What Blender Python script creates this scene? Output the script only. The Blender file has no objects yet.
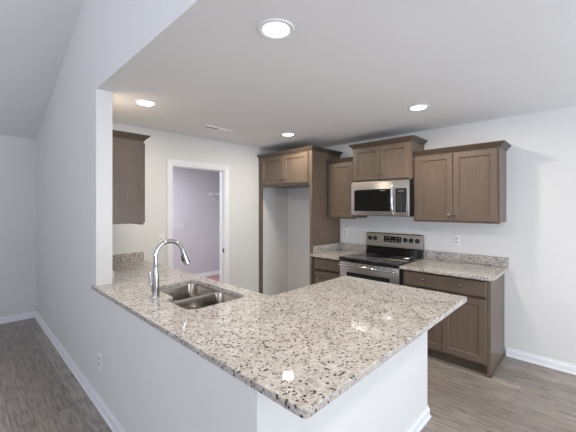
import bpy, bmesh, math, random
from mathutils import Vector, Matrix
PI = math.pi
SC = bpy.context.scene
COL = SC.collection
random.seed(7)

# ------------------------------------------------------------------ camera, world, daylight, exposure
CAM_H = 1.531
YAW = 0.803
cam_d = bpy.data.cameras.new('camera')
cam = bpy.data.objects.new('camera', cam_d)
COL.objects.link(cam)
cam.location = (0, 0, CAM_H)
cam.rotation_euler = (PI / 2, 0, PI / 2 - YAW)
cam_d.sensor_width = 36.0
cam_d.lens = 317.25 / 576 * 36.0
cam_d.shift_y = -(216 - 207.47) / 576
cam_d.clip_start = 0.05
SC.camera = cam

world = bpy.data.worlds.new('sky')
SC.world = world
world.use_nodes = True
wb = world.node_tree.nodes['Background']
wb.inputs['Color'].default_value = (0.80, 0.90, 1.0, 1)
wb.inputs['Strength'].default_value = 0.4


def area(name, loc, rot, sx, sy, power, color):
    l = bpy.data.lights.new(name, 'AREA')
    l.shape = 'RECTANGLE'; l.size = sx; l.size_y = sy
    l.energy = power; l.color = color
    o = bpy.data.objects.new(name, l); COL.objects.link(o)
    o.location = loc; o.rotation_euler = rot
    return o


# daylight entering by the glazed door in the east wall and by the living room windows behind the camera, plus added fills
EAST_X, SOUTH_Y = 3.2, -4.2
area('daylight_patio_door', (EAST_X - 0.02, 1.75, 1.15), (0, PI / 2 - 0.45, 0), 2.0, 1.9, 52, (0.83, 0.89, 1.0))
area('patio_ceiling_fill', (EAST_X - 0.02, 1.75, 0.6), (0, PI / 2 + 0.75, 0), 1.0, 1.9, 78, (0.77, 0.87, 1.0))  # added up-light at the door, put in to brighten the kitchen ceiling
area('daylight_window_south', (-3.4, SOUTH_Y + 0.05, 1.5), (-PI / 2 - 1.0, 0, PI), 1.6, 1.4, 9, (0.80, 0.86, 1.0))
area('daylight_window_south_east', (0.8, SOUTH_Y + 0.05, 1.5), (-PI / 2, 0, PI), 1.6, 1.4, 9, (0.78, 0.84, 1.0))
area('south_east_vault_fill', (0.8, SOUTH_Y + 0.05, 1.5), (-PI / 2 - 1.15, 0, PI), 1.6, 1.4, 215, (0.79, 0.85, 1.0))  # added lamp aimed steeply up to brighten the vault
area('laundry_fill', (-5.1, 2.2, 2.44), (0, 0, 0), 0.3, 0.3, 47, (0.92, 0.96, 1.0))  # added fill with no fixture, brightens the laundry room beyond the doorway
# added fill lamp without a fixture, out of view; lightens the floor on the right
area('dining_floor_fill', (0.48, 1.154, 2.455), (0, 0, 0), 0.14, 0.14, 16, (1.0, 0.94, 0.86))

SC.view_settings.view_transform = 'Standard'
SC.view_settings.look = 'None'
SC.view_settings.gamma = 1.0
SC.view_settings.use_curve_mapping = False
SC.view_settings.exposure = 0.0

# ------------------------------------------------------------------ materials


def srgb(r, g, b):
    f = lambda c: (c / 255 / 12.92) if c <= 10 else (((c / 255) + 0.055) / 1.055) ** 2.4
    return (f(r), f(g), f(b), 1)


class Mat:
    def __init__(self, name):
        self.m = bpy.data.materials.new(name); self.m.use_nodes = True
        self.nt = self.m.node_tree; self.n = self.nt.nodes; self.l = self.nt.links
        self.b = self.n['Principled BSDF']

    def node(self, t, **kw):
        n = self.n.new(t)
        for k, v in kw.items():
            setattr(n, k, v)
        return n

    def link(self, a, b):
        self.l.new(a, b)

    def coords(self, scale=(1, 1, 1)):
        tc = self.node('ShaderNodeTexCoord'); mp = self.node('ShaderNodeMapping')
        mp.inputs['Scale'].default_value = scale
        self.link(tc.outputs['Object'], mp.inputs['Vector'])
        return mp.outputs['Vector']

    def ramp(self, fac, stops, interp='LINEAR'):
        r = self.node('ShaderNodeValToRGB'); r.color_ramp.interpolation = interp
        e = r.color_ramp.elements
        e[0].position, e[0].color = stops[0]
        e[1].position, e[1].color = stops[1]
        for p, c in stops[2:]:
            k = e.new(p); k.color = c
        self.link(fac, r.inputs['Fac'])
        return r.outputs['Color']

    def noise(self, vec, scale, detail=3, rough=0.5):
        n = self.node('ShaderNodeTexNoise')
        n.inputs['Scale'].default_value = scale; n.inputs['Detail'].default_value = detail
        n.inputs['Roughness'].default_value = rough
        self.link(vec, n.inputs['Vector'])
        return n

    def mix(self, fac, a, b, blend='MIX'):
        m = self.node('ShaderNodeMix', data_type='RGBA', blend_type=blend)
        if isinstance(fac, (int, float)): m.inputs[0].default_value = fac
        else: self.link(fac, m.inputs[0])
        for v, i in ((a, 6), (b, 7)):
            if isinstance(v, tuple): m.inputs[i].default_value = v
            else: self.link(v, m.inputs[i])
        return m.outputs[2]

    def bump(self, h, strength, dist=0.002):
        b = self.node('ShaderNodeBump'); b.inputs['Strength'].default_value = strength
        b.inputs['Distance'].default_value = dist
        self.link(h, b.inputs['Height']); self.link(b.outputs['Normal'], self.b.inputs['Normal'])


def simple(name, col, rough=0.5, metal=0.0, var=0.03, nscale=30, spec=None, coat=0):
    m = Mat(name); v = m.coords()
    n = m.noise(v, nscale)
    dk = tuple(c * (1 - var) for c in col[:3]) + (1,); lt = tuple(min(1, c * (1 + var)) for c in col[:3]) + (1,)
    m.link(m.ramp(n.outputs['Fac'], [(0.3, dk), (0.7, lt)]), m.b.inputs['Base Color'])
    m.b.inputs['Roughness'].default_value = rough; m.b.inputs['Metallic'].default_value = metal
    if spec is not None: m.b.inputs['Specular IOR Level'].default_value = spec
    if coat: m.b.inputs['Coat Weight'].default_value = coat
    return m.m


def paint(name, col, rough=0.7, bump=0.05):
    m = Mat(name); v = m.coords()
    n = m.noise(v, 2.0, 2)
    dk = tuple(c * 0.985 for c in col[:3]) + (1,)
    m.link(m.ramp(n.outputs['Fac'], [(0.35, dk), (0.65, col)]), m.b.inputs['Base Color'])
    m.b.inputs['Roughness'].default_value = rough
    m.b.inputs['Specular IOR Level'].default_value = 0.25
    f = m.noise(v, 260, 2); m.bump(f.outputs['Fac'], bump, 0.001)
    return m.m


def wood_mat(name, base, grain_axis='Z'):
    m = Mat(name)
    sc = {'Z': (38, 38, 1.6), 'X': (1.6, 38, 38)}[grain_axis]
    v = m.coords(sc); v1 = m.coords((3, 3, 1.2))
    g = m.noise(v, 3.0, 6, 0.62); big = m.noise(v1, 2.2, 3)
    c = lambda k: tuple(x * k for x in base[:3]) + (1,)
    col = m.ramp(g.outputs['Fac'], [(0.25, c(0.80)), (0.5, c(1.0)), (0.78, c(1.14))])
    col2 = m.ramp(big.outputs['Fac'], [(0.3, (0.86, 0.86, 0.86, 1)), (0.7, (1.06, 1.03, 1.0, 1))])
    m.link(m.mix(1.0, col, col2, 'MULTIPLY'), m.b.inputs['Base Color'])
    m.b.inputs['Roughness'].default_value = 0.34
    m.b.inputs['Specular IOR Level'].default_value = 0.4
    m.bump(g.outputs['Fac'], 0.06, 0.001)
    return m.m


def granite_mat():
    m = Mat('speckled_granite'); v = m.coords()
    wn = m.noise(v, 130, 2)
    off = m.node('ShaderNodeVectorMath', operation='MULTIPLY_ADD')
    off.inputs[1].default_value = (0.013, 0.013, 0.013)
    m.link(wn.outputs['Color'], off.inputs[0]); m.link(v, off.inputs[2])
    wv = off.outputs[0]

    def cells(scale, vec):
        vo = m.node('ShaderNodeTexVoronoi'); vo.inputs['Scale'].default_value = scale
        m.link(vec, vo.inputs['Vector'])
        s = m.node('ShaderNodeSeparateColor'); m.link(vo.outputs['Color'], s.inputs[0])
        return s.outputs[0], s.outputs[1], vo.outputs['Distance']
    bg = m.noise(v, 16, 5, 0.65)
    base = m.ramp(bg.outputs['Fac'], [(0.30, srgb(160, 149, 140)), (0.52, srgb(186, 179, 172)), (0.72, srgb(212, 209, 205))])
    a, a2, ad = cells(150, wv)
    small = m.ramp(a, [(0.0, srgb(110, 102, 96)), (0.10, srgb(134, 125, 117)), (0.26, srgb(182, 174, 166)), (0.62, srgb(209, 206, 201))], 'CONSTANT')
    col = m.mix(0.42, base, small)
    b, b2, bd = cells(76, wv)
    clump = m.noise(v, 9, 3)
    thr = m.node('ShaderNodeMath', operation='MULTIPLY_ADD')
    thr.inputs[1].default_value = 0.66; thr.inputs[2].default_value = -0.03
    m.link(clump.outputs['Fac'], thr.inputs[0])
    isdark = m.node('ShaderNodeMath', operation='LESS_THAN')
    m.link(b, isdark.inputs[0]); m.link(thr.outputs[0], isdark.inputs[1])
    core = m.ramp(bd, [(0.40, (1, 1, 1, 1)), (0.52, (0, 0, 0, 1))])
    fac = m.node('ShaderNodeMath', operation='MULTIPLY')
    m.link(isdark.outputs[0], fac.inputs[0]); m.link(core, fac.inputs[1])
    dcol = m.ramp(b2, [(0.0, srgb(42, 40, 40)), (0.36, srgb(80, 75, 73)), (0.66, srgb(126, 117, 110))], 'CONSTANT')
    fin = m.mix(fac.outputs[0], col, dcol)
    m.link(fin, m.b.inputs['Base Color'])
    m.b.inputs['Roughness'].default_value = 0.035
    m.b.inputs['Specular IOR Level'].default_value = 0.5
    return m.m


def floor_mat():
    m = Mat('vinyl_plank_floor'); v = m.coords()
    br = m.node('ShaderNodeTexBrick')
    br.inputs['Color1'].default_value = (0, 0, 0, 1); br.inputs['Color2'].default_value = (1, 1, 1, 1)
    br.inputs['Mortar'].default_value = (0.5, 0.5, 0.5, 1)
    br.inputs['Scale'].default_value = 1.0
    br.inputs['Mortar Size'].default_value = 0.0012
    br.inputs['Brick Width'].default_value = 1.22; br.inputs['Row Height'].default_value = 0.125
    br.offset = 0.37; br.offset_frequency = 2
    m.link(v, br.inputs['Vector'])
    sep = m.node('ShaderNodeSeparateColor'); m.link(br.outputs['Color'], sep.inputs[0])
    tone = m.ramp(sep.outputs[0], [(0.0, srgb(140, 130, 122)), (0.5, srgb(151, 141, 133)), (1.0, srgb(164, 155, 147))])
    # grain shifts from plank to plank
    mp = m.node('ShaderNodeMapping'); mp.inputs['Scale'].default_value = (2.6, 24, 1)
    sh = m.node('ShaderNodeVectorMath', operation='MULTIPLY_ADD'); sh.inputs[1].default_value = (7.3, 3.1, 0)
    m.link(br.outputs['Color'], sh.inputs[0]); m.link(v, sh.inputs[2]); m.link(sh.outputs[0], mp.inputs['Vector'])
    g = m.noise(mp.outputs['Vector'], 2.2, 8, 0.66)
    gr = m.ramp(g.outputs['Fac'], [(0.32, (0.40, 0.38, 0.37, 1)), (0.47, (0.90, 0.89, 0.88, 1)), (0.68, (1.36, 1.34, 1.32, 1))])
    col = m.mix(1.0, tone, gr, 'MULTIPLY')
    mp2 = m.node('ShaderNodeMapping'); mp2.inputs['Scale'].default_value = (3, 60, 1)
    m.link(sh.outputs[0], mp2.inputs['Vector'])
    g2 = m.noise(mp2.outputs['Vector'], 2.5, 4, 0.6)
    fine = m.ramp(g2.outputs['Fac'], [(0.3, (0.86, 0.86, 0.86, 1)), (0.7, (1.08, 1.08, 1.08, 1))])
    col = m.mix(1.0, col, fine, 'MULTIPLY')
    col = m.mix(br.outputs['Fac'], col, srgb(86, 76, 69))
    m.link(col, m.b.inputs['Base Color'])
    m.b.inputs['Roughness'].default_value = 0.30
    m.b.inputs['Specular IOR Level'].default_value = 0.5
    m.bump(g2.outputs['Fac'], 0.08, 0.001)
    return m.m


def brushed(name, col, rough=0.28, axis='X'):
    m = Mat(name)
    v = m.coords((2, 220, 220) if axis == 'X' else (220, 220, 2))
    n = m.noise(v, 3, 3)
    c = lambda k: tuple(x * k for x in col[:3]) + (1,)
    m.link(m.ramp(n.outputs['Fac'], [(0.3, c(0.93)), (0.7, c(1.05))]), m.b.inputs['Base Color'])
    m.b.inputs['Metallic'].default_value = 1.0
    r = m.node('ShaderNodeMapRange'); r.inputs['To Min'].default_value = rough - 0.05; r.inputs['To Max'].default_value = rough + 0.07
    m.link(n.outputs['Fac'], r.inputs['Value']); m.link(r.outputs['Result'], m.b.inputs['Roughness'])
    return m.m


def emit(name, col, strength):
    m = Mat(name)
    v = m.coords(); n = m.noise(v, 40, 1)
    m.link(m.ramp(n.outputs['Fac'], [(0.2, col), (0.8, col)]), m.b.inputs['Emission Color'])
    m.b.inputs['Base Color'].default_value = (0.9, 0.9, 0.9, 1)
    m.b.inputs['Emission Strength'].default_value = strength
    return m.m


def pane_mat():
    m = Mat('window_glass')
    t = m.node('ShaderNodeBsdfTransparent'); g = m.node('ShaderNodeBsdfGlossy'); g.inputs['Roughness'].default_value = 0.02
    x = m.node('ShaderNodeMixShader'); x.inputs[0].default_value = 0.06
    m.link(t.outputs[0], x.inputs[1]); m.link(g.outputs[0], x.inputs[2])
    m.link(x.outputs[0], m.n['Material Output'].inputs['Surface'])
    return m.m


M = {}
M['wall'] = paint('wall_paint', srgb(224, 223, 221))
M['ceil'] = paint('ceiling_paint', srgb(238, 238, 238), 0.8)
M['laundry'] = paint('laundry_wall_paint', srgb(206, 204, 211))
M['trim'] = simple('white_trim_paint', srgb(238, 239, 241), 0.35, 0, 0.01)
M['floor'] = floor_mat()
M['carpet'] = simple('laundry_floor_vinyl', srgb(178, 142, 136), 0.6, 0, 0.08, 12)
WOODC = srgb(108, 94, 82)
M['wood'] = wood_mat('taupe_stained_maple', WOODC)
M['woodx'] = wood_mat('taupe_stained_maple_cross', WOODC, 'X')
M['crown'] = wood_mat('taupe_stained_crown', srgb(86, 74, 64), 'X')
M['toe'] = wood_mat('dark_toe_board', srgb(84, 72, 62), 'X')
M['granite'] = granite_mat()
M['steel'] = brushed('brushed_stainless', (0.50, 0.465, 0.43))
M['steelv'] = brushed('brushed_stainless_upright', (0.50, 0.465, 0.43), 0.28, 'Z')
M['bowl'] = brushed('satin_stainless_bowl', (0.40, 0.36, 0.315), 0.15)
M['chrome'] = simple('polished_chrome', (0.62, 0.62, 0.63, 1), 0.09, 1.0, 0.01)
M['pewter'] = simple('dark_pewter', (0.24, 0.22, 0.20, 1), 0.25, 1.0, 0.05)
M['black'] = simple('black_enamel', (0.012, 0.012, 0.013, 1), 0.30, 0, 0.1)
M['glass'] = simple('black_ceramic_glass', (0.010, 0.010, 0.011, 1), 0.05, 0, 0.05, spec=0.6)
M['dark'] = simple('dark_slot', (0.02, 0.02, 0.02, 1), 0.6)
M['mark'] = simple('grey_print', srgb(150, 150, 150), 0.5)
M['keyp'] = simple('dim_key_print', srgb(104, 102, 98), 0.5)
M['screen'] = simple('black_perforated_screen', (0.008, 0.008, 0.008, 1), 0.12, 0, 0.1)
M['amber'] = simple('pale_key_print', srgb(150, 140, 118), 0.5)
M['plastic'] = simple('white_plastic', srgb(236, 236, 234), 0.35, 0, 0.01)
M['ring'] = simple('grey_burner_print', (0.06, 0.06, 0.062, 1), 0.10)
M['recept'] = simple('light_grey_receptacle', srgb(196, 196, 196), 0.35, 0, 0.01)
M['box'] = simple('off_white_plastic', srgb(214, 211, 220), 0.4, 0, 0.01)
M['wire'] = simple('white_coated_wire', srgb(235, 235, 238), 0.35, 0, 0.01)
M['pane'] = pane_mat()
M['lens'] = emit('lamp_lens', (1.0, 0.97, 0.92, 1), 9.0)

# ------------------------------------------------------------------ geometry helpers


def bm_new():
    return bmesh.new()


def box(bm, x0, x1, y0, y1, z0, z1, bev=0.0, seg=2):
    ret = bmesh.ops.create_cube(bm, size=1.0)
    vs = ret['verts']
    for v in vs:
        v.co = Vector(((x0 + x1) / 2 + v.co.x * (x1 - x0), (y0 + y1) / 2 + v.co.y * (y1 - y0), (z0 + z1) / 2 + v.co.z * (z1 - z0)))
    if bev > 0:
        es = list({e for v in vs for e in v.link_edges})
        bmesh.ops.bevel(bm, geom=es, offset=bev, segments=seg, profile=0.5, affect='EDGES')
    return bm


def lathe(bm, prof, seg=24, mat=None):
    """prof: list of (r, z); closed at r=0 ends."""
    mat = mat or Matrix.Identity(4)
    rings = []
    for r, z in prof:
        if r < 1e-6:
            rings.append([bm.verts.new(mat @ Vector((0, 0, z)))])
        else:
            rings.append([bm.verts.new(mat @ Vector((r * math.cos(2 * PI * k / seg), r * math.sin(2 * PI * k / seg), z))) for k in range(seg)])
    for a, b in zip(rings, rings[1:]):
        for k in range(seg):
            k2 = (k + 1) % seg
            if len(a) == 1 and len(b) == 1: continue
            if len(a) == 1: bm.faces.new((a[0], b[k], b[k2]))
            elif len(b) == 1: bm.faces.new((a[k], b[0], a[k2]))
            else: bm.faces.new((a[k], b[k], b[k2], a[k2]))
    return bm


def tube(bm, pts, radii, seg=14, cap=True):
    pts = [Vector(p) for p in pts]
    if not isinstance(radii, (list, tuple)): radii = [radii] * len(pts)
    rings = []; up = None
    for i, p in enumerate(pts):
        t = (pts[min(i + 1, len(pts) - 1)] - pts[max(i - 1, 0)]).normalized()
        if up is None:
            up = Vector((0, 0, 1)) if abs(t.z) < 0.9 else Vector((1, 0, 0))
        u = (up - t * up.dot(t)).normalized(); w = t.cross(u); up = u
        rings.append([bm.verts.new(p + (u * math.cos(2 * PI * k / seg) + w * math.sin(2 * PI * k / seg)) * radii[i]) for k in range(seg)])
    for a, b in zip(rings, rings[1:]):
        for k in range(seg):
            k2 = (k + 1) % seg
            bm.faces.new((a[k], a[k2], b[k2], b[k]))
    if cap:
        bm.faces.new(rings[0][::-1]); bm.faces.new(rings[-1])
    return bm


def sweep(bm, path, prof, closed_prof=True):
    """prof (out, z) swept along the xy path; out is to the right of travel; mitred corners."""
    P = [Vector((p[0], p[1])) for p in path]
    n = len(P); rings = []
    nrm = lambda a, b: Vector(((b - a).y, -(b - a).x)).normalized()
    for i in range(n):
        if i == 0: d = nrm(P[0], P[1])
        elif i == n - 1: d = nrm(P[-2], P[-1])
        else:
            n1, n2 = nrm(P[i - 1], P[i]), nrm(P[i], P[i + 1])
            d = (n1 + n2).normalized(); d = d / max(0.2, d.dot(n1))
        rings.append([bm.verts.new((P[i].x + d.x * o, P[i].y + d.y * o, z)) for o, z in prof])
    m = len(prof)
    for a, b in zip(rings, rings[1:]):
        for k in range(m):
            k2 = (k + 1) % m
            bm.faces.new((a[k], a[k2], b[k2], b[k]))
    bm.faces.new(rings[0]); bm.faces.new(rings[-1][::-1])
    return bm


def prism(bm, pts, z0, z1):
    a = [bm.verts.new((p[0], p[1], z0)) for p in pts]; b = [bm.verts.new((p[0], p[1], z1)) for p in pts]
    bm.faces.new(a[::-1]); bm.faces.new(b)
    for k in range(len(pts)):
        k2 = (k + 1) % len(pts)
        bm.faces.new((a[k], a[k2], b[k2], b[k]))
    return bm


def round_poly(pts, rad, seg=6):
    """rad: one radius or one per corner (0 keeps it sharp)."""
    out = []; n = len(pts)
    for i in range(n):
        p = Vector(pts[i]); r = rad[i] if isinstance(rad, (list, tuple)) else rad
        if r <= 0:
            out.append(tuple(p)); continue
        a = (Vector(pts[i - 1]) - p).normalized(); b = (Vector(pts[(i + 1) % n]) - p).normalized()
        s, e = p + a * r, p + b * r; c = p + (a + b) * r
        for k in range(seg + 1):
            ang = k / seg * PI / 2
            out.append(tuple(c - b * r * math.cos(ang) - a * r * math.sin(ang)))
    return out


def slab(bm, outer, hole, z0, z1, bev=0.004):
    loops = [outer] + ([hole] if hole else [])
    edges = []
    for lp in loops:
        vs = [bm.verts.new((p[0], p[1], z1)) for p in lp]
        for k in range(len(vs)):
            edges.append(bm.edges.new((vs[k], vs[(k + 1) % len(vs)])))
    r = bmesh.ops.triangle_fill(bm, use_beauty=True, use_dissolve=False, edges=edges, normal=(0, 0, 1))
    faces = [g for g in r['geom'] if isinstance(g, bmesh.types.BMFace)]
    ex = bmesh.ops.extrude_face_region(bm, geom=faces, use_keep_orig=True)
    for v in [g for g in ex['geom'] if isinstance(g, bmesh.types.BMVert)]:
        v.co.z = z0
    bmesh.ops.recalc_face_normals(bm, faces=bm.faces[:])
    es = [e for e in bm.edges if len(e.link_faces) == 2 and e.calc_face_angle(0) > 1.2 and abs(e.verts[0].co.z - e.verts[1].co.z) < 1e-5]
    if bev: bmesh.ops.bevel(bm, geom=es, offset=bev, segments=2, profile=0.5, affect='EDGES')
    return bm


def shaker(bm, x0, x1, z0, z1, yb, yf, fw=0.056, rec=0.013, slope=0.007, edge=0.004):
    """Framed door or drawer front; back at yb, front at yf (yf < yb)."""
    def loop(ix, y):
        return [bm.verts.new(c) for c in ((x0 + ix, y, z0 + ix), (x1 - ix, y, z0 + ix), (x1 - ix, y, z1 - ix), (x0 + ix, y, z1 - ix))]
    L = [loop(0, yb), loop(0, yf + edge), loop(edge, yf)]
    if fw: L += [loop(fw, yf), loop(fw + slope, yf + rec)]
    for a, b in zip(L, L[1:]):
        for k in range(4):
            k2 = (k + 1) % 4
            bm.faces.new((a[k], a[k2], b[k2], b[k]))
    bm.faces.new(L[0][::-1]); bm.faces.new(L[-1])
    return bm


def obj(name, bm, mat, parent=None, smooth=None, label=None):
    bmesh.ops.recalc_face_normals(bm, faces=bm.faces[:])
    me = bpy.data.meshes.new(name)
    if smooth is not None:
        for f in bm.faces: f.smooth = True
        for e in bm.edges:
            if len(e.link_faces) == 2 and e.calc_face_angle(0) > math.radians(smooth): e.smooth = False
    bm.to_mesh(me); bm.free()
    me.materials.append(mat)
    o = bpy.data.objects.new(name, me); COL.objects.link(o)
    if parent: o.parent = parent
    if label: o['label'] = label
    return o


def tag(o, label, cat, group=None):
    o['label'] = label; o['category'] = cat
    if group: o['group'] = group
    return o


def thing(name, label, cat, loc=(0, 0, 0), rz=0.0, group=None):
    o = bpy.data.objects.new(name, None); COL.objects.link(o)
    o.empty_display_size = 0.1
    o.location = loc; o.rotation_euler = (0, 0, rz)
    return tag(o, label, cat, group)


def struct(name, bm, mat, parent=None, smooth=None):
    o = obj(name, bm, mat, parent, smooth)
    o['kind'] = 'structure'
    return o


# ------------------------------------------------------------------ measured layout (metres, camera at x=0 y=0)
XW, YN = -3.798, 3.929            # door wall, range wall
YS, YS2 = 0.746, 0.863            # the partition's living room face and its kitchen face
XJ, XL = -2.815, -5.62            # end of the tall partition, far living room wall
XE = -0.876                       # outer face of the knee wall under the bar
ZC = 2.465
T = 0.117
CT, CB = 0.914, 0.884             # worktop top and underside
LX, LN, LS = -6.22, 4.24, 1.2     # laundry room: far wall, right wall, left wall
RIDGE_X = -1.2
SLOPE = 0.336
vz = lambda x: ZC + 0.02 + SLOPE * ((x - XL) if x < RIDGE_X else (RIDGE_X - XL) - (x - RIDGE_X) * (RIDGE_X - XL) / (EAST_X - RIDGE_X))

# ------------------------------------------------------------------ structure
b = bm_new(); box(b, XL - 0.12, EAST_X + 0.12, SOUTH_Y - 0.12, YN + 0.12, -0.1, 0.0); struct('floor', b, M['floor'])
b = bm_new(); box(b, LX - 0.1, XW - T, YN + 0.121, LN + 0.1, -0.1, 0.0); box(b, LX - 0.1, XL - 0.121, LS - 0.1, YN + 0.121, -0.1, 0.0)
box(b, XL - 0.121, XW - T, LS, YN + 0.121, -0.1, 0.004)
struct('floor_laundry', b, M['carpet'])
# range wall, door wall with its opening
b = bm_new(); box(b, XW - T, EAST_X + 0.12, YN, YN + 0.12, 0, ZC + 0.1); struct('wall_north', b, M['wall'])
DY0, DY1, DZ = 1.835, 2.647, 2.075
b = bm_new()
box(b, XW - T, XW, YS2, DY0, 0, ZC + 0.1); box(b, XW - T, XW, DY1, YN, 0, ZC + 0.1); box(b, XW - T, XW, DY0, DY1, DZ, ZC + 0.1)
struct('wall_west', b, M['wall'])
# tall partition between living room and kitchen, carrying on up to the vault above the kitchen ceiling
b = bm_new(); box(b, XL, XJ, YS, YS2, 0, ZC)
pts = [(XL, ZC), (EAST_X, ZC), (EAST_X, vz(EAST_X) + 0.03), (RIDGE_X, vz(RIDGE_X) + 0.03), (XL, vz(XL) + 0.03)]
va = [b.verts.new((x, YS, z)) for x, z in pts]; vb = [b.verts.new((x, YS2, z)) for x, z in pts]
b.faces.new(va); b.faces.new(vb[::-1])
for k in range(5): b.faces.new((va[k], vb[k], vb[(k + 1) % 5], va[(k + 1) % 5]))
struct('wall_partition', b, M['wall'])
# knee walls below the worktop
b = bm_new()
prism(b, [(XJ, YS), (XE, YS), (XE, 2.372), (XE - T, 2.372), (XE - T, YS2), (XJ, YS2)], 0, CB)
struct('wall_peninsula', b, M['wall'])
b = bm_new(); box(b, XL - 0.12, XL, SOUTH_Y, YS2, 0, ZC + 0.2); struct('wall_living', b, M['wall'])
# kitchen ceiling and the living room vault
b = bm_new(); box(b, XW - T, EAST_X + 0.12, YS2, YN, ZC, ZC + 0.1); box(b, XJ + 0.001, EAST_X, YS + 0.0005, YS2 + 0.001, ZC - 0.001, ZC + 0.001); struct('ceiling', b, M['ceil'])
b = bm_new()
pts = [(XL - 0.12, vz(XL) - 0.04), (RIDGE_X, vz(RIDGE_X)), (EAST_X + 0.12, vz(EAST_X) - 0.05)]
pts += [(x, z + 0.12) for x, z in pts[::-1]]
va = [b.verts.new((x, SOUTH_Y - 0.12, z)) for x, z in pts]; vb = [b.verts.new((x, YS2 + 0.01, z)) for x, z in pts]
for q in ((0, 1, 4, 5), (1, 2, 3, 4)):
    b.faces.new([va[k] for k in q]); b.faces.new([vb[k] for k in q[::-1]])
for k in range(6): b.faces.new((va[k], vb[k], vb[(k + 1) % 6], va[(k + 1) % 6]))
struct('ceiling_vault', b, M['ceil'])
# east wall with the glazed patio door, south wall with two windows (behind the camera)
PY0, PY1, PZ = 0.95, 2.85, 2.15
b = bm_new()
box(b, EAST_X, EAST_X + 0.12, SOUTH_Y, PY0, 0, ZC + 0.1); box(b, EAST_X, EAST_X + 0.12, PY1, YN, 0, ZC + 0.1)
box(b, EAST_X, EAST_X + 0.12, PY0, PY1, PZ + 0.1, ZC + 0.1)
struct('wall_east', b, M['wall'])
b = bm_new()
WINS = [(-4.25, -2.55), (-0.05, 1.65)]
xs = [XL - 0.12, WINS[0][0], WINS[0][1], WINS[1][0], WINS[1][1], EAST_X + 0.12]
for k in range(0, 5, 2): box(b, xs[k], xs[k + 1], SOUTH_Y - 0.12, SOUTH_Y, 0, ZC)
for w0, w1 in WINS:
    box(b, w0, w1, SOUTH_Y - 0.12, SOUTH_Y, 0, 0.75); box(b, w0, w1, SOUTH_Y - 0.12, SOUTH_Y, 2.25, ZC)
pts = [(XL - 0.12, ZC), (EAST_X + 0.12, ZC), (EAST_X + 0.12, vz(EAST_X)), (RIDGE_X, vz(RIDGE_X) + 0.05), (XL - 0.12, vz(XL))]
va = [b.verts.new((x, SOUTH_Y - 0.12, z)) for x, z in pts]; vb = [b.verts.new((x, SOUTH_Y, z)) for x, z in pts]
b.faces.new(va); b.faces.new(vb[::-1])
for k in range(5): b.faces.new((va[k], vb[k], vb[(k + 1) % 5], va[(k + 1) % 5]))
struct('wall_south', b, M['wall'])


def glazing(name, horizontal, a0, a1, z0, z1, at):
    """frame + mullion + pane set in a wall opening."""
    f = bm_new(); p = bm_new()
    def bx(bmm, u0, u1, v0, v1, w0, w1):
        if horizontal: box(bmm, u0, u1, at + w0, at + w1, v0, v1)
        else: box(bmm, at + w0, at + w1, u0, u1, v0, v1)
    for u in (a0, (a0 + a1) / 2 - 0.03, a1 - 0.06): bx(f, u, u + 0.06, z0, z1, -0.03, 0.03)
    bx(f, a0, a1, z0, z0 + 0.07, -0.028, 0.028); bx(f, a0, a1, z1 - 0.07, z1, -0.028, 0.028)
    r = struct(name, f, M['trim'])
    bx(p, a0 + 0.03, a1 - 0.03, z0 + 0.03, z1 - 0.03, -0.003, 0.003)
    obj('pane', p, M['pane'], r)


glazing('door_2', False, PY0, PY1, 0.0, PZ + 0.1, EAST_X + 0.06)
glazing('window_1', True, WINS[0][0], WINS[0][1], 0.75, 2.25, SOUTH_Y - 0.06)
glazing('window_2', True, WINS[1][0], WINS[1][1], 0.75, 2.25, SOUTH_Y - 0.06)

# laundry room beyond the doorway
b = bm_new(); box(b, LX - 0.1, LX, LS - 0.1, LN + 0.1, 0, ZC + 0.1); struct('wall_laundry', b, M['laundry'])
b = bm_new(); box(b, LX, XW - T, LN, LN + 0.1, 0, ZC + 0.1); struct('wall_laundry_right', b, M['laundry'])
b = bm_new(); box(b, LX, XW - T, LS - 0.1, LS, 0, ZC + 0.1); struct('wall_laundry_left', b, M['laundry'])
b = bm_new(); box(b, LX - 0.1, XW - T, LS - 0.1, LN + 0.1, ZC, ZC + 0.1); struct('ceiling_laundry', b, M['ceil'])

# baseboards
BASE = [(0, 0), (0.020, 0), (0.020, 0.010), (0.013, 0.019), (0.013, 0.062), (0.006, 0.074), (0.006, 0.088), (0, 0.088)]
for nm, path in (('baseboard_living', [(XL, YS), (XL, SOUTH_Y)][::-1]),
                 ('baseboard_partition', [(XL + 0.02, YS), (XE, YS), (XE, 2.372), (XE - 0.02, 2.372)]),
                 ('baseboard_north', [(-0.656, YN), (EAST_X, YN)]),
                 ('baseboard_laundry', [(LX, LS), (LX, LN)])):
    b = bm_new(); sweep(b, path, BASE); struct(nm, b, M['trim'])

# doorway: jambs, stops, casing
b = bm_new()
J = 0.019
box(b, XW - T - 0.004, XW + 0.004, DY0, DY0 + J, 0, DZ - J); box(b, XW - T - 0.004, XW + 0.004, DY1 - J, DY1, 0, DZ - J)
box(b, XW - T - 0.004, XW + 0.004, DY0, DY1, DZ - J, DZ)
box(b, XW - 0.075, XW - 0.04, DY0 + J, DY0 + J + 0.011, 0, DZ - J - 0.011); box(b, XW - 0.075, XW - 0.04, DY1 - J - 0.011, DY1 - J, 0, DZ - J - 0.011)
box(b, XW - 0.075, XW - 0.04, DY0 + J, DY1 - J, DZ - J - 0.011, DZ - J)
door = struct('door_1', b, M['trim'])
b = bm_new()
CW = 0.06
ya, yb_, zt = DY0 - 0.004 + 0.008, DY1 - 0.008 + 0.004, DZ - 0.008
prof = [(0, 0), (CW, 0), (CW, 0.017), (CW - 0.012, 0.017), (0.012, 0.011), (0, 0.009)]     # (outwards, off the wall)
rings = []
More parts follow.
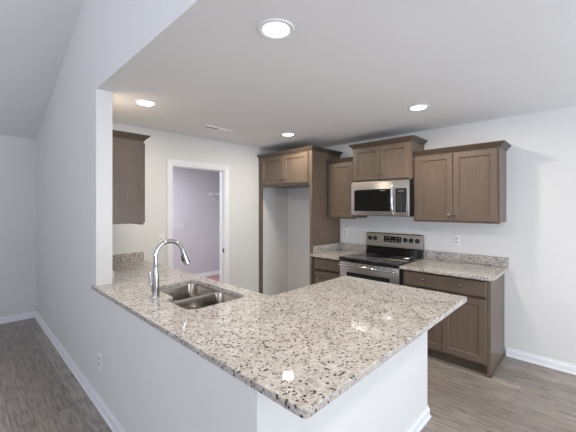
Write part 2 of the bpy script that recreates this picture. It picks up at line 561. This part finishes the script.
for y, z, sy, sz in ((ya, 0, -1, 0), (ya, zt, -1, 1), (yb_, zt, 1, 1), (yb_, 0, 1, 0)):
    rings.append([b.verts.new((XW + t, y + sy * o, z + sz * o)) for o, t in prof])
for r0, r1 in zip(rings, rings[1:]):
    for k in range(6): b.faces.new((r0[k], r0[(k + 1) % 6], r1[(k + 1) % 6], r1[k]))
b.faces.new(rings[0]); b.faces.new(rings[-1])
cas = obj('casing', b, M['trim'], door)
b = bm_new(); box(b, XW - 0.040, XW - 0.010, DY1 - J - 0.0025, DY1 - J, 0.885, 0.945, 0.0008, 1); box(b, XW - 0.012, XW - 0.004, DY1 - J - 0.006, DY1 - J - 0.001, 0.895, 0.935)
obj('strike_plate', b, M['pewter'], door, label='dark metal strike plate')

# ------------------------------------------------------------------ recessed ceiling lamps, register
LAMPS = [(-1.201, 1.154, 'recessed ceiling light nearest the camera, largest in view', 1.0),
         (-2.886, 1.156, 'recessed ceiling light beside the end of the tall partition wall', 1.0),
         (-2.819, 2.922, 'recessed ceiling light in front of the refrigerator alcove cabinet', 1.0),
         (-1.181, 2.979, 'recessed ceiling light in front of the right double wall cabinet', 1.0)]
LAMP_W = 11.4
for x, y, lab, k in LAMPS:
    t = thing('recessed_light', lab, 'ceiling light', (x, y, ZC), 0, 'recessed lights in the kitchen ceiling')
    b = bm_new(); lathe(b, [(0.098, 0.0), (0.097, -0.005), (0.090, -0.008), (0.074, -0.006), (0.069, -0.002), (0.069, 0.0)], 40)
    obj('trim_ring', b, M['trim'], t, 40)
    b = bm_new(); lathe(b, [(0.0685, -0.001), (0.066, -0.0035), (0.04, -0.0045), (0, -0.005)], 40)
    obj('lens', b, M['lens'], t, 60)
    l = bpy.data.lights.new('lamp_light', 'AREA'); l.shape = 'DISK'; l.size = 0.13; l.energy = LAMP_W * k; l.color = (1.0, 0.91, 0.76)
    lo = bpy.data.objects.new('lamp_light', l); COL.objects.link(lo); lo.parent = t; lo.location = (0, 0, -0.012)

t = thing('air_register', 'slim white air register in kitchen ceiling near the doorway', 'vent', (-3.20, 2.13, ZC))
b = bm_new()
for a in ((-0.055, 0.055, -0.195, -0.178), (-0.055, 0.055, 0.178, 0.195), (-0.055, -0.038, -0.178, 0.178), (0.038, 0.055, -0.178, 0.178)):
    box(b, a[0], a[1], a[2], a[3], -0.007, 0.0, 0.002, 1)
obj('frame', b, M['trim'], t)
b = bm_new()
for x0, x1, ya_, yb2 in ((0.018, 0.038, -0.178, 0.178), (-0.036, -0.006, 0.0, 0.178)):
    q = [b.verts.new(v) for v in ((x0, ya_, -0.008), (x1, ya_, -0.002), (x1, yb2, -0.002), (x0, yb2, -0.008))]; q2 = [b.verts.new(v.co + Vector((0, 0, 0.0015))) for v in q]
    b.faces.new(q); b.faces.new(q2[::-1])
    for i in range(4): b.faces.new((q[i], q[(i + 1) % 4], q2[(i + 1) % 4], q2[i]))
obj('louver', b, M['trim'], t)
b = bm_new(); box(b, -0.038, 0.038, -0.178, 0.178, -0.0012, -0.0002); obj('duct_opening', b, M['dark'], t, label='dark duct opening')

# ------------------------------------------------------------------ cabinets
CROWN = [(0.0, 0.0), (0.006, 0.0), (0.009, 0.010), (0.026, 0.028), (0.042, 0.042), (0.046, 0.052), (0.0, 0.052)]


def knob(parent, x, y, z):
    b = bm_new()
    lathe(b, [(0, 0), (0.008, 0), (0.006, 0.006), (0.0055, 0.013), (0.012, 0.018), (0.0155, 0.023), (0.0150, 0.028), (0.009, 0.032), (0, 0.033)], 20,
          Matrix.Translation((x, y, z)) @ Matrix.Rotation(PI / 2, 4, 'X'))
    return obj('knob', b, M['pewter'], parent, 50, label='dark round metal knob')


def frame_bm(x0, x1, z0, z1, openings, yb, yf):
    """face frame: the rectangle less its openings, laid as stiles and rails."""
    b = bm_new()
    xs = sorted({x0, x1} | {v for o in openings for v in o[:2]}); zs = sorted({z0, z1} | {v for o in openings for v in o[2:]})
    for i in range(len(xs) - 1):
        for j in range(len(zs) - 1):
            cx, cz = (xs[i] + xs[i + 1]) / 2, (zs[j] + zs[j + 1]) / 2
            if not any(o[0] < cx < o[1] and o[2] < cz < o[3] for o in openings):
                box(b, xs[i], xs[i + 1], yf, yb, zs[j], zs[j + 1])
    bmesh.ops.remove_doubles(b, verts=b.verts[:], dist=1e-5)
    return b


def wall_cabinet(label, cx, wall_y, z0, w, h, d, ndoors, knob_side=0, rz=0.0, crown=None, fx=None):
    t = thing('wall_cabinet', label, 'cabinet', (cx, wall_y, z0), rz)
    hw = w / 2; yf = -d + 0.022          # face frame front
    b = bm_new(); box(b, -hw, hw, yf + 0.019, -0.001, 0.012, h)
    obj('cabinet_box', b, M['wood'], t)
    st = 0.038
    ops = [(-hw + st, -st / 2, 0.04, h - 0.05), (st / 2, hw - st, 0.04, h - 0.05)] if ndoors == 2 else [(-hw + st, hw - st, 0.04, h - 0.05)]
    obj('face_frame', frame_bm(-hw - 0.001, hw + 0.001, 0, h, ops, yf + 0.019, yf), M['wood'], t)
    ov = 0.020
    ds = [(-hw + ov, -0.003), (0.003, hw - ov)] if ndoors == 2 else [(-hw + ov, hw - ov)]
    for i, (a, c) in enumerate(ds):
        b = bm_new(); shaker(b, a, c, 0.016, h - 0.030, yf - 0.001, yf - 0.022)
        dr = obj('door', b, M['wood'], t)
        kx = (c - 0.028 if i == 0 else a + 0.028) if ndoors == 2 else (c - 0.028 if knob_side > 0 else a + 0.028)
        knob(dr, kx, yf - 0.022, 0.016 + 0.062)
    b = bm_new()
    path = crown or [(-hw, 0.0), (-hw, yf), (hw, yf), (hw, 0.0)]
    sweep(b, path[::-1] if False else path, [(o, z + h - 0.020) for o, z in CROWN][::1])
    # travel left-back -> left-front -> right-front puts "right of travel" inside; mirror to the outside
    obj('crown_molding', b, M['crown'], t, 30)
    return t


def crown_path(pts):
    return pts[::-1]


def cpath(hw, yf, left=True, right=True, yl=0.0, yr=0.0):
    p = []
    if right: p.append((hw, yr))
    p += [(hw, yf), (-hw, yf)]
    if left: p.append((-hw, yl))
    return p[::-1] if False else p[::-1][::-1]


def cpath_out(hw, yf, left, right, yl=-0.002, yr=-0.002):
    # going left-back -> left-front -> right-front -> right-back keeps the outside on the right-hand side
    p = [(-hw, yl)] if left else []
    p += [(-hw, yf), (hw, yf)]
    if right: p.append((hw, yr))
    return p


D = 0.335
YFU = YN
# small single-door cabinet between refrigerator enclosure and microwave cabinet
wl, wr = -2.706, -2.262
wall_cabinet('narrow single-door wall cabinet between refrigerator enclosure and microwave', (wl + wr) / 2, YFU, 1.378, wr - wl, 0.785, D, 1, 1,
             crown=cpath_out((wr - wl) / 2, -D + 0.022, False, False))
# double cabinet over the microwave, standing proud of its neighbours
wl, wr = -2.258, -1.490
wall_cabinet('raised double-door wall cabinet directly above the microwave', (wl + wr) / 2, YFU, 1.855, wr - wl, 0.452, 0.395, 2,
             crown=cpath_out((wr - wl) / 2, -0.395 + 0.022, True, True))
# right-hand double cabinet
wl, wr = -1.486, -0.654
wall_cabinet('large double-door wall cabinet right of the microwave', (wl + wr) / 2, YFU, 1.372, wr - wl, 0.762, D, 2,
             crown=cpath_out((wr - wl) / 2, -D + 0.022, False, True))
# cabinet on the kitchen face of the tall partition, seen from its end panel
wl, wr = -3.790, -2.900
wall_cabinet('wall cabinet on the tall partition left of the doorway, flat end panel showing', (wl + wr) / 2, YS2, 1.378, wr - wl, 0.762, 0.303, 2, rz=PI,
             crown=cpath_out((wr - wl) / 2, -0.303 + 0.022, True, False))

# refrigerator enclosure: tall side panel, filler by the door wall, deep double cabinet on top
FX0, FX1 = XW + 0.003, -2.712
FD = 0.64
cx = (FX0 + FX1) / 2; hw = (FX1 - FX0) / 2
t = thing('refrigerator_enclosure', 'tall refrigerator surround with empty alcove and double cabinet on top', 'cabinet', (cx, YN, 0))
b = bm_new(); box(b, hw - 0.019, hw, -FD, -0.001, 0, 2.306, 0.001, 1); obj('side_panel', b, M['wood'], t)
b = bm_new(); box(b, hw - 0.038, hw + 0.001, -FD - 0.019, -FD, 0, 2.306); obj('stile', b, M['wood'], t)
b = bm_new(); box(b, -hw, -hw + 0.070, -FD - 0.019, -FD, 0, 2.306); box(b, -hw, -hw + 0.019, -FD, -FD + 0.05, 0, 1.84); obj('filler_stile', b, M['wood'], t)
b = bm_new(); box(b, -hw + 0.001, hw - 0.02, -FD, -0.001, 1.858, 2.306); obj('cabinet_box', b, M['wood'], t)
b = frame_bm(-hw + 0.0705, hw - 0.0385, 1.842, 2.306, [(-hw + 0.10, -0.02, 1.89, 2.26), (0.02, hw - 0.07, 1.89, 2.26)], -FD, -FD - 0.019)
obj('face_frame', b, M['wood'], t)
for i, (a, c) in enumerate(((-hw + 0.080, 0.013), (0.019, hw - 0.060))):
    b = bm_new(); shaker(b, a, c, 1.872, 2.285, -FD - 0.020, -FD - 0.041)
    dr = obj('door', b, M['wood'], t)
    knob(dr, c - 0.03 if i == 0 else a + 0.03, -FD - 0.041, 1.925)
b = bm_new(); sweep(b, cpath_out(hw, -FD - 0.019, False, True), [(o, z + 2.294) for o, z in CROWN]); obj('crown_molding', b, M['crown'], t, 30)


def base_cabinet(label, x0, x1, yfront, drawer_knobs, ndoors, end_panel=None, top=CB):
    cx = (x0 + x1) / 2; hw = (x1 - x0) / 2; d = YN - yfront
    t = thing('base_cabinet', label, 'cabinet', (cx, YN, 0))
    yf = -d + 0.022
    b = bm_new(); box(b, -hw, hw - (0.016 if end_panel else 0), yf + 0.019, -0.001, 0.10, top - 0.001); box(b, -hw, hw - 0.02, yf + 0.09, -0.02, 0, 0.10)
    obj('cabinet_box', b, M['wood'], t)
    ops = [(-hw + 0.038, hw - 0.038, 0.69, top - 0.04)]
    ops += [(-hw + 0.038, -0.019, 0.15, 0.65), (0.019, hw - 0.038, 0.15, 0.65)] if ndoors == 2 else [(-hw + 0.038, hw - 0.038, 0.15, 0.65)]
    obj('face_frame', frame_bm(-hw, hw, 0.10, top - 0.001, ops, yf + 0.019, yf), M['wood'], t)
    b = bm_new(); box(b, -hw, hw - 0.02, yf + 0.060, yf + 0.075, 0.0, 0.10); obj('toe_board', b, M['toe'], t)
    ov = 0.022
    b = bm_new(); shaker(b, -hw + ov, hw - ov, 0.722, top - 0.022, yf - 0.001, yf - 0.022, fw=0)
    dr = obj('drawer', b, M['woodx'], t)
    for k in drawer_knobs: knob(dr, k * hw, yf - 0.022, 0.797)
    ds = [(-hw + ov, -0.003), (0.003, hw - ov)] if ndoors == 2 else [(-hw + ov, hw - ov)]
    for i, (a, c) in enumerate(ds):
        b = bm_new(); shaker(b, a, c, 0.120, 0.695, yf - 0.001, yf - 0.022)
        dd = obj('door', b, M['wood'], t)
        knob(dd, (c - 0.028) if i == 0 and ndoors == 2 else (a + 0.028), yf - 0.022, 0.63)
    if end_panel:
        b = bm_new(); box(b, hw - 0.015, hw + 0.006, yf + 0.0195, -0.001, 0.0, top - 0.001, 0.001, 1)
        box(b, hw - 0.018, hw + 0.004, yf, yf + 0.0195, 0.0, 0.0995)
        box(b, hw + 0.006, hw + 0.016, yf + 0.004, -0.001, 0.0, 0.016, 0.004, 2)
        obj('end_panel', b, M['wood'], t)
    return t


YB = 3.280
base_cabinet('narrow base cabinet left of the range with one drawer', -2.708, -2.252, YB, [0.0], 1)
base_cabinet('double base cabinet right of the range with wide drawer', -1.478, -0.676, YB, [-0.43, 0.43], 2, True)

# ------------------------------------------------------------------ worktops
GB = 0.018
# small worktop
t = thing('countertop', 'short granite countertop left of the range beside refrigerator panel', 'countertop', (-2.488, YN, CB))
b = bm_new(); slab(b, [(-0.222, -0.700), (0.238, -0.700), (0.238, -0.001), (-0.222, -0.001)], None, 0, 0.03); obj('slab', b, M['granite'], t)
b = bm_new(); box(b, -0.2, 0.238, -0.020, -0.001, 0.0302, 0.1302, 0.002, 2); obj('backsplash', b, M['granite'], t)
b = bm_new(); box(b, -0.222, -0.2005, -0.640, -0.001, 0.0302, 0.1302, 0.002, 2); obj('backsplash', b, M['granite'], t)
# right worktop
t = thing('countertop', 'granite countertop right of the range against plain wall', 'countertop', (-1.052, YN, CB))
b = bm_new(); slab(b, round_poly([(-0.426, -0.702), (0.420, -0.702), (0.420, -0.001), (-0.426, -0.001)], [0, 0.012, 0, 0]), None, 0, 0.03); obj('slab', b, M['granite'], t)
b = bm_new(); box(b, -0.426, 0.420, -0.020, -0.001, 0.0302, 0.1302, 0.002, 2); obj('backsplash', b, M['granite'], t)
# big L-shaped bar worktop with the sink cut out
XB0, XB1 = -0.628, -1.626
SX0, SX1, SY0, SY1 = -2.475, -1.740, 0.958, 1.398
outer = [(XW + 0.002, YS2 + 0.002), (XJ + 0.002, YS2 + 0.002), (XJ + 0.002, 0.742), (XJ - 0.055, 0.742), (XJ - 0.055, 0.727), (XB0, 0.727), (XB0, 2.437), (XB1, 2.437), (XB1, 1.507), (XW + 0.002, 1.507)]
outer = round_poly(outer, [0, 0, 0, 0, 0.006, 0.022, 0.022, 0.018, 0.03, 0])
HR = [0.06, 0.06, 0.06, 0.06]
SYW = 1.028
hole = round_poly([(SX0, SYW), (-2.115, SYW), (-2.092, 1.022), (-2.075, 1.004), (-2.062, 0.978), (-2.048, 0.962), (-2.03, SY0), (SX1, SY0), (SX1, SY1), (SX0, SY1)], [0.06, 0, 0, 0, 0, 0, 0, 0.06, 0.06, 0.06], 8)
t = thing('countertop', 'large L-shaped granite bar countertop with sink in the foreground', 'countertop', (-1.3, 1.2, CB))
off = lambda L: [(p[0] + 1.3, p[1] - 1.2) for p in L]
b = bm_new(); slab(b, off(outer), off(hole), 0, 0.03); obj('slab', b, M['granite'], t)
b = bm_new(); box(b, XW + 0.002 + 1.3, XW + 0.021 + 1.3, YS2 + 0.022 - 1.2, 1.495 - 1.2, 0.0302, 0.1302, 0.002, 2); obj('backsplash', b, M['granite'], t)
b = bm_new(); box(b, XW + 0.002 + 1.3, XJ - 0.012 + 1.3, YS2 + 0.002 - 1.2, YS2 + 0.021 - 1.2, 0.0302, 0.1302, 0.002, 2); obj('backsplash', b, M['granite'], t)

# ------------------------------------------------------------------ sink
SDIV = -2.085
t = thing('kitchen_sink', 'undermount double-bowl stainless sink set into granite bar countertop', 'sink', (-2.113, 1.175, CB - 0.215))


def bowl(x0, x1, y0, y1, depth):
    zt = 0.213
    b = bm_new(); rings = []
    for ins, z, r in ((-0.010, zt, 0.066), (0.0, zt, 0.060), (0.004, zt - 0.01, 0.058), (0.008, zt - depth + 0.045, 0.056), (0.018, zt - depth + 0.014, 0.055), (0.045, zt - depth, 0.035)):
        pts = round_poly([(x0 + ins, y0 + ins), (x1 - ins, y0 + ins), (x1 - ins, y1 - ins), (x0 + ins, y1 - ins)], r, 8)
        rings.append([b.verts.new((p[0] + 2.113, p[1] - 1.175, z)) for p in pts])
    for a, c in zip(rings, rings[1:]):
        n = len(a)
        for k in range(n): b.faces.new((a[k], a[(k + 1) % n], c[(k + 1) % n], c[k]))
    b.faces.new(rings[-1])
    o = obj('bowl', b, M['bowl'], t, 50)
    sm = o.modifiers.new('thickness', 'SOLIDIFY'); sm.thickness = 0.0015; sm.offset = -1
    mx, my = (x0 + x1) / 2 + 2.113, (y0 + y1) / 2 - 1.175
    d = bm_new(); zb = zt - depth
    lathe(d, [(0.056, zb + 0.0005), (0.055, zb + 0.003), (0.046, zb + 0.004), (0.040, zb + 0.002), (0, zb + 0.0015)], 28, Matrix.Translation((mx, my, 0)))
    obj('drain', d, M['chrome'], t, 40)


bowl(SX0 - 0.004, SDIV - 0.010, SYW - 0.004, SY1 + 0.004, 0.19)
bowl(SDIV + 0.010, SX1 + 0.004, SY0 - 0.004, SY1 + 0.004, 0.20)
b = bm_new(); box(b, SDIV - 0.0105 + 2.113, SDIV + 0.0105 + 2.113, SY0 - 0.006 - 1.175, SY1 + 0.006 - 1.175, 0.150, 0.2142, 0.004, 2)
obj('divider', b, M['bowl'], t)

# ------------------------------------------------------------------ faucet
fx, fy = -2.152, 0.929
t = thing('faucet', 'chrome gooseneck pull-down faucet standing behind the sink', 'faucet', (fx, fy, CT))
b = bm_new(); lathe(b, [(0, 0), (0.030, 0), (0.030, 0.004), (0.0265, 0.008), (0.0255, 0.02), (0.0255, 0.060), (0.0245, 0.095), (0.0215, 0.150), (0.0180, 0.190), (0.0170, 0.205), (0.0, 0.2055)], 32)
obj('body', b, M['chrome'], t, 35)
b = bm_new()
R_, cz = 0.100, 0.279
path = [(0, 0, 0.200), (0, 0, 0.24)]
for k in range(0, 25):
    a = PI - k / 24 * math.radians(163)
    path.append((0, R_ + R_ * math.cos(a), cz + R_ * math.sin(a)))
tube(b, path, 0.0148, 18)
obj('spout', b, M['chrome'], t, 50)
p1 = Vector(path[-1]); dr = (Vector(path[-1]) - Vector(path[-2])).normalized()
b = bm_new()
ds = [0.0, 0.010, 0.014, 0.048, 0.075, 0.104, 0.108]; rs = [0.0152, 0.0165, 0.0180, 0.0195, 0.0225, 0.0262, 0.0235]
tube(b, [p1 + dr * q for q in ds], rs, 22)
spray = obj('spray_head', b, M['chrome'], t, 40)
b = bm_new(); tube(b, [p1 + dr * 0.1078, p1 + dr * 0.1105], 0.018, 20); obj('nozzle', b, M['black'], spray, 40, label='dark spray nozzle')
b = bm_new(); q = p1 + dr * 0.058
side = Vector((1, 0, 0)).cross(dr)
if side.y > 0: side = -side
tube(b, [q + side * 0.017 - dr * 0.022, q + side * 0.0205 - dr * 0.010, q + side * 0.0235 + dr * 0.018, q + side * 0.0245 + dr * 0.026], [0.005, 0.0075, 0.0075, 0.004], 10)
obj('spray_button', b, M['black'], spray, 50, label='dark spray toggle')
b = bm_new(); hx, hy = -0.45, -0.89
P_ = lambda q, z: (hx * q, hy * q, z)
tube(b, [P_(0.016, 0.090), P_(0.038, 0.090)], 0.0140, 18); tube(b, [P_(0.0375, 0.090), P_(0.041, 0.090)], [0.0140, 0.011], 18)
tube(b, [P_(0.032, 0.092), P_(0.034, 0.13), P_(0.036, 0.180)], [0.0085, 0.0075, 0.006], 12)
obj('handle', b, M['chrome'], t, 40)

# ------------------------------------------------------------------ range
RX = -1.861; RW = 0.756
t = thing('range', 'stainless electric range with black glass cooktop between base cabinets', 'range', (RX, YN, 0))
h = RW / 2; FR = -0.672
b = bm_new(); box(b, -h, h, FR, -0.03, 0.02, 0.884); box(b, -h + 0.04, h - 0.04, FR + 0.05, -0.05, 0, 0.02); obj('body', b, M['black'], t)
b = bm_new(); box(b, -h, h, FR - 0.048, -0.075, 0.8845, 0.931, 0.006, 3); top = obj('cooktop', b, M['glass'], t, 40)
for x, y, r in ((-0.19, -0.50, 0.105), (0.19, -0.50, 0.085), (-0.19, -0.25, 0.075), (0.19, -0.25, 0.105)):
    b = bm_new(); lathe(b, [(r, 0.9312), (r, 0.9316), (r - 0.004, 0.9316), (r - 0.004, 0.9312), (r, 0.9312)], 48, Matrix.Translation((x, y, 0)))
    lathe(b, [(r * 0.6, 0.9312), (r * 0.6, 0.9316), (r * 0.6 - 0.003, 0.9316), (r * 0.6 - 0.003, 0.9312), (r * 0.6, 0.9312)], 48, Matrix.Translation((x, y, 0)))
    obj('burner_ring', b, M['ring'], top)
# backguard: black riser, sloped stainless control panel


def extrude_x(b, prof, x0, x1):
    a = [b.verts.new((x0, y, z)) for y, z in prof]; c = [b.verts.new((x1, y, z)) for y, z in prof]
    b.faces.new(a); b.faces.new(c[::-1])
    for k in range(len(prof)): b.faces.new((a[k], a[(k + 1) % len(prof)], c[(k + 1) % len(prof)], c[k]))
    return b


b = bm_new(); extrude_x(b, [(-0.03, 0.886), (-0.085, 0.9315), (-0.074, 0.99), (-0.066, 1.03), (-0.03, 1.03)], -h + 0.004, h - 0.004)
extrude_x(b, [(-0.012, 1.0), (-0.0295, 1.0), (-0.0295, 1.19), (-0.012, 1.19)], -h + 0.004, h - 0.004)
obj('riser', b, M['glass'], t)
PZ0, PZ1 = 1.020, 1.198
py = lambda z: -0.083 + (z - PZ0) * 0.10
b = bm_new()
extrude_x(b, [(-0.03, PZ0), (py(PZ0) + 0.004, PZ0), (py(PZ0), PZ0 + 0.006), (py(PZ1 - .012), PZ1 - 0.012), (py(PZ1) + 0.008, PZ1 - 0.002), (-0.05, PZ1), (-0.03, PZ1 - 0.004)], -h, h)
bmesh.ops.recalc_face_normals(b, faces=b.faces[:])
panel = obj('control_panel', b, M['steel'], t, 30)
tilt = math.atan(0.10)
for x in (-0.318, -0.242, 0.168, 0.243, 0.318):
    z = 1.122; b = bm_new()
    mt = Matrix.Translation((x, py(z), z)) @ Matrix.Rotation(PI / 2 + (-tilt), 4, 'X')
    lathe(b, [(0, 0.0), (0.029, 0.0), (0.029, 0.004), (0.0245, 0.006), (0.022, 0.024), (0.020, 0.026), (0, 0.0262)], 26, mt)
    m2 = mt @ Matrix.Translation((0, 0, 0.026))
    r = bmesh.ops.create_cube(b, size=1.0)
    for v in r['verts']: v.co = m2 @ Vector((v.co.x * 0.010, v.co.y * 0.040, v.co.z * 0.012))
    obj('knob', b, M['black'], panel, 40, label='black round burner knob')
b = bm_new(); z0, z1 = 1.085, 1.160
extrude_x(b, [(py(z0) + 0.004, z0), (py(z0) - 0.003, z0), (py(z1) - 0.003, z1), (py(z1) + 0.004, z1)], -0.118, 0.116)
disp = obj('display', b, M['glass'], t)
for i in range(5):
    for j in range(2):
        if i == 2 and j == 1: continue
        z = 1.098 + 0.036 * j; x = -0.092 + 0.043 * i
        b = bm_new(); extrude_x(b, [(py(z) - 0.0030, z), (py(z) - 0.0036, z), (py(z + 0.010) - 0.0036, z + 0.010), (py(z + 0.010) - 0.0030, z + 0.010)], x, x + 0.022)
        obj('key', b, M['amber'], disp)
# oven door with window, handle, drawer
b = bm_new(); DR0, DR1 = 0.245, 0.880
box(b, -h + 0.004, h - 0.004, FR - 0.032, FR - 0.001, DR0, DR1, 0.005, 2)
od = obj('oven_door', b, M['steel'], t, 40)
b = bm_new(); box(b, -0.275, 0.275, FR - 0.0345, FR - 0.030, 0.40, 0.762, 0.002, 1); obj('oven_window', b, M['glass'], od, label='black oven window')
b = bm_new(); tube(b, [(-0.345, FR - 0.082, 0.846), (-0.335, FR - 0.083, 0.846), (0.335, FR - 0.083, 0.846), (0.345, FR - 0.082, 0.846)], [0.012, 0.0145, 0.0145, 0.012], 16)
for x in (-0.315, 0.315): tube(b, [(x, FR - 0.03, 0.846), (x, FR - 0.08, 0.846)], 0.010, 12)
obj('handle', b, M['chrome'], od, 40)
for k in range(9):
    b = bm_new(); box(b, -0.30 + 0.07 * k, -0.26 + 0.07 * k, FR - 0.0335, FR - 0.031, 0.862, 0.868); obj('vent_slot', b, M['dark'], od)
b = bm_new(); box(b, -h + 0.004, h - 0.004, FR - 0.030, FR - 0.001, 0.06, 0.235, 0.005, 2); obj('storage_drawer', b, M['steel'], t, 40)

# ------------------------------------------------------------------ microwave
MX = -1.874; MW = 0.758; MZ0, MZ1 = 1.427, 1.842
t = thing('microwave', 'stainless over-range microwave hung below the raised wall cabinet', 'microwave', (MX, YN, MZ0))
h = MW / 2; MH = MZ1 - MZ0 + 0.010; MF = -0.395
b = bm_new(); box(b, -h, h, MF, -0.002, 0.0, MH - 0.002); obj('body', b, M['black'], t)
b = bm_new(); box(b, -h, h, MF - 0.032, MF - 0.001, 0.004, MH - 0.004, 0.006, 3); obj('front_fascia', b, M['steel'], t, 40)
b = bm_new(); box(b, -0.330, 0.172, MF - 0.036, MF - 0.031, 0.058, 0.325, 0.003, 2); wn = obj('door_window', b, M['glass'], t, label='black glass door window')
b = bm_new(); box(b, -0.280, 0.150, MF - 0.0365, MF - 0.0355, 0.085, 0.285); obj('mesh_screen', b, M['screen'], wn)
b = bm_new(); box(b, 0.030, 0.092, MF - 0.0368, MF - 0.0358, 0.303, 0.311); obj('badge', b, M['mark'], wn, label='small pale printed mark')
b = bm_new(); box(b, 0.2190, 0.352, MF - 0.036, MF - 0.031, 0.048, 0.325, 0.003, 2); pn = obj('control_panel', b, M['glass'], t, label='black control panel')
for i in range(3):
    for j in range(7):
        b = bm_new(); box(b, 0.246 + 0.034 * i, 0.264 + 0.034 * i, MF - 0.0366, MF - 0.0358, 0.076 + 0.028 * j, 0.081 + 0.028 * j); obj('key', b, M['keyp'], pn)
b = bm_new(); box(b, 0.252, 0.322, MF - 0.0366, MF - 0.0358, 0.285, 0.300); obj('clock_display', b, M['keyp'], pn)
b = bm_new()
tube(b, [(0.195, MF - 0.045, 0.020), (0.195, MF - 0.066, 0.045), (0.195, MF - 0.076, 0.10), (0.195, MF - 0.079, 0.20), (0.195, MF - 0.076, 0.30), (0.195, MF - 0.066, 0.355), (0.195, MF - 0.045, 0.380)], 0.0145, 14)
for z in (0.024, 0.376): tube(b, [(0.195, MF - 0.030, z), (0.195, MF - 0.050, z)], 0.015, 12)
obj('handle', b, M['chrome'], t, 50)

# ------------------------------------------------------------------ outlets, switch


def outlet(label, loc, rz, kind='outlet'):
    """plate in local xz, facing -y."""
    t = thing('wall_outlet' if kind == 'outlet' else 'light_switch', label, 'outlet' if kind == 'outlet' else 'switch', loc, rz)
    b = bm_new(); box(b, -0.0365, 0.0365, -0.006, -0.0004, -0.059, 0.059, 0.003, 2); obj('cover_plate', b, M['plastic'], t)
    if kind == 'outlet':
        for s in (-1, 1):
            b = bm_new(); zc = s * 0.0205
            pts = round_poly([(-0.0165, zc - 0.0145), (0.0165, zc - 0.0145), (0.0165, zc + 0.0145), (-0.0165, zc + 0.0145)], 0.009, 5)
            a = [b.verts.new((p[0], -0.0055, p[1])) for p in pts]; c = [b.verts.new((p[0], -0.0085, p[1])) for p in pts]
            b.faces.new(a); b.faces.new(c)
            for k in range(len(a)): b.faces.new((a[k], a[(k + 1) % len(a)], c[(k + 1) % len(a)], c[k]))
            rc = obj('receptacle', b, M['recept'], t)
            b = bm_new()
            for x in (-0.0063, 0.0063): box(b, x - 0.0013, x + 0.0013, -0.0089, -0.0084, zc - 0.001, zc + 0.008)
            box(b, -0.003, 0.003, -0.0089, -0.0084, zc - 0.010, zc - 0.005)
            obj('slots', b, M['dark'], rc, label='dark plug slots')
        b = bm_new(); lathe(b, [(0, 0), (0.003, 0), (0.0025, 0.001), (0, 0.0012)], 10, Matrix.Translation((0, -0.006, 0)) @ Matrix.Rotation(PI / 2, 4, 'X')); obj('screw', b, M['plastic'], t)
    else:
        b = bm_new(); box(b, -0.005, 0.005, -0.0064, -0.0055, -0.012, 0.012); slot = obj('slot', b, M['dark'], t)
        b = bm_new(); box(b, -0.0042, 0.0042, -0.016, -0.006, 0.000, 0.009, 0.001, 1); obj('toggle', b, M['plastic'], t)
    return t


outlet('white outlet on the range wall left of the range backguard', (-2.620, YN, 1.160), 0)
outlet('white outlet on the range wall above the right countertop', (-1.127, YN, 1.158), 0)
outlet('white outlet low on the peninsula wall facing the living room', (-2.712, YS, 0.360), 0)
outlet('white toggle switch plate on the wall left of the doorway casing', (XW, 1.712, 1.152), PI / 2, 'switch')

# ------------------------------------------------------------------ things in the laundry room
t = thing('washer_outlet_box', 'white recessed washer outlet box on the laundry wall beyond the doorway', 'outlet box', (LX, 3.155, 1.155), PI / 2)
b = bm_new(); hw_, hh = 0.125, 0.095
for a in ((-hw_, hw_, hh - 0.02, hh), (-hw_, hw_, -hh, -hh + 0.02), (-hw_, -hw_ + 0.02, -hh + 0.02, hh - 0.02), (hw_ - 0.02, hw_, -hh + 0.02, hh - 0.02)):
    box(b, a[0], a[1], -0.010, -0.0004, a[2], a[3], 0.002, 1)
obj('frame', b, M['box'], t)
b = bm_new(); box(b, -hw_ + 0.02, hw_ - 0.02, -0.003, -0.0006, -hh + 0.02, hh - 0.02); obj('back_plate', b, M['box'], t)
for x in (-0.055, 0.055):
    b = bm_new(); tube(b, [(x, -0.010, -0.073), (x, -0.010, -0.035)], 0.008, 10); tube(b, [(x - 0.016, -0.012, -0.030), (x + 0.016, -0.012, -0.030)], 0.006, 10)
    obj('valve', b, M['box'], t, 40)
t = thing('wire_shelf', 'white wire shelf with angled bracket high in the laundry room', 'shelf', (LX + 0.02, LN, 1.845))
b = bm_new(); Ls, Ds = 1.6, 0.33
for y, z in ((-0.006, 0), (-Ds, 0), (-Ds, -0.03), (-Ds / 2, -0.005)): tube(b, [(0.012, y, z), (Ls, y, z)], 0.0042, 6)
n = 64
for k in range(n + 1):
    x = 0.012 + (Ls - 0.012) * k / n
    tube(b, [(x, -0.006, 0.003), (x, -Ds, 0.003), (x, -Ds - 0.002, -0.03)], 0.0016, 4)
obj('wire_deck', b, M['wire'], t)
b = bm_new(); tube(b, [(0.014, -Ds, -0.030), (0.014, -0.003, -0.33)], 0.009, 8); box(b, 0.004, 0.024, -0.006, -0.0005, -0.36, -0.31); obj('bracket', b, M['wire'], t)
b = bm_new(); box(b, -0.0195, 0.022, -Ds - 0.024, -Ds + 0.024, -0.045, 0.018, 0.004, 2); obj('end_clip', b, M['plastic'], t)
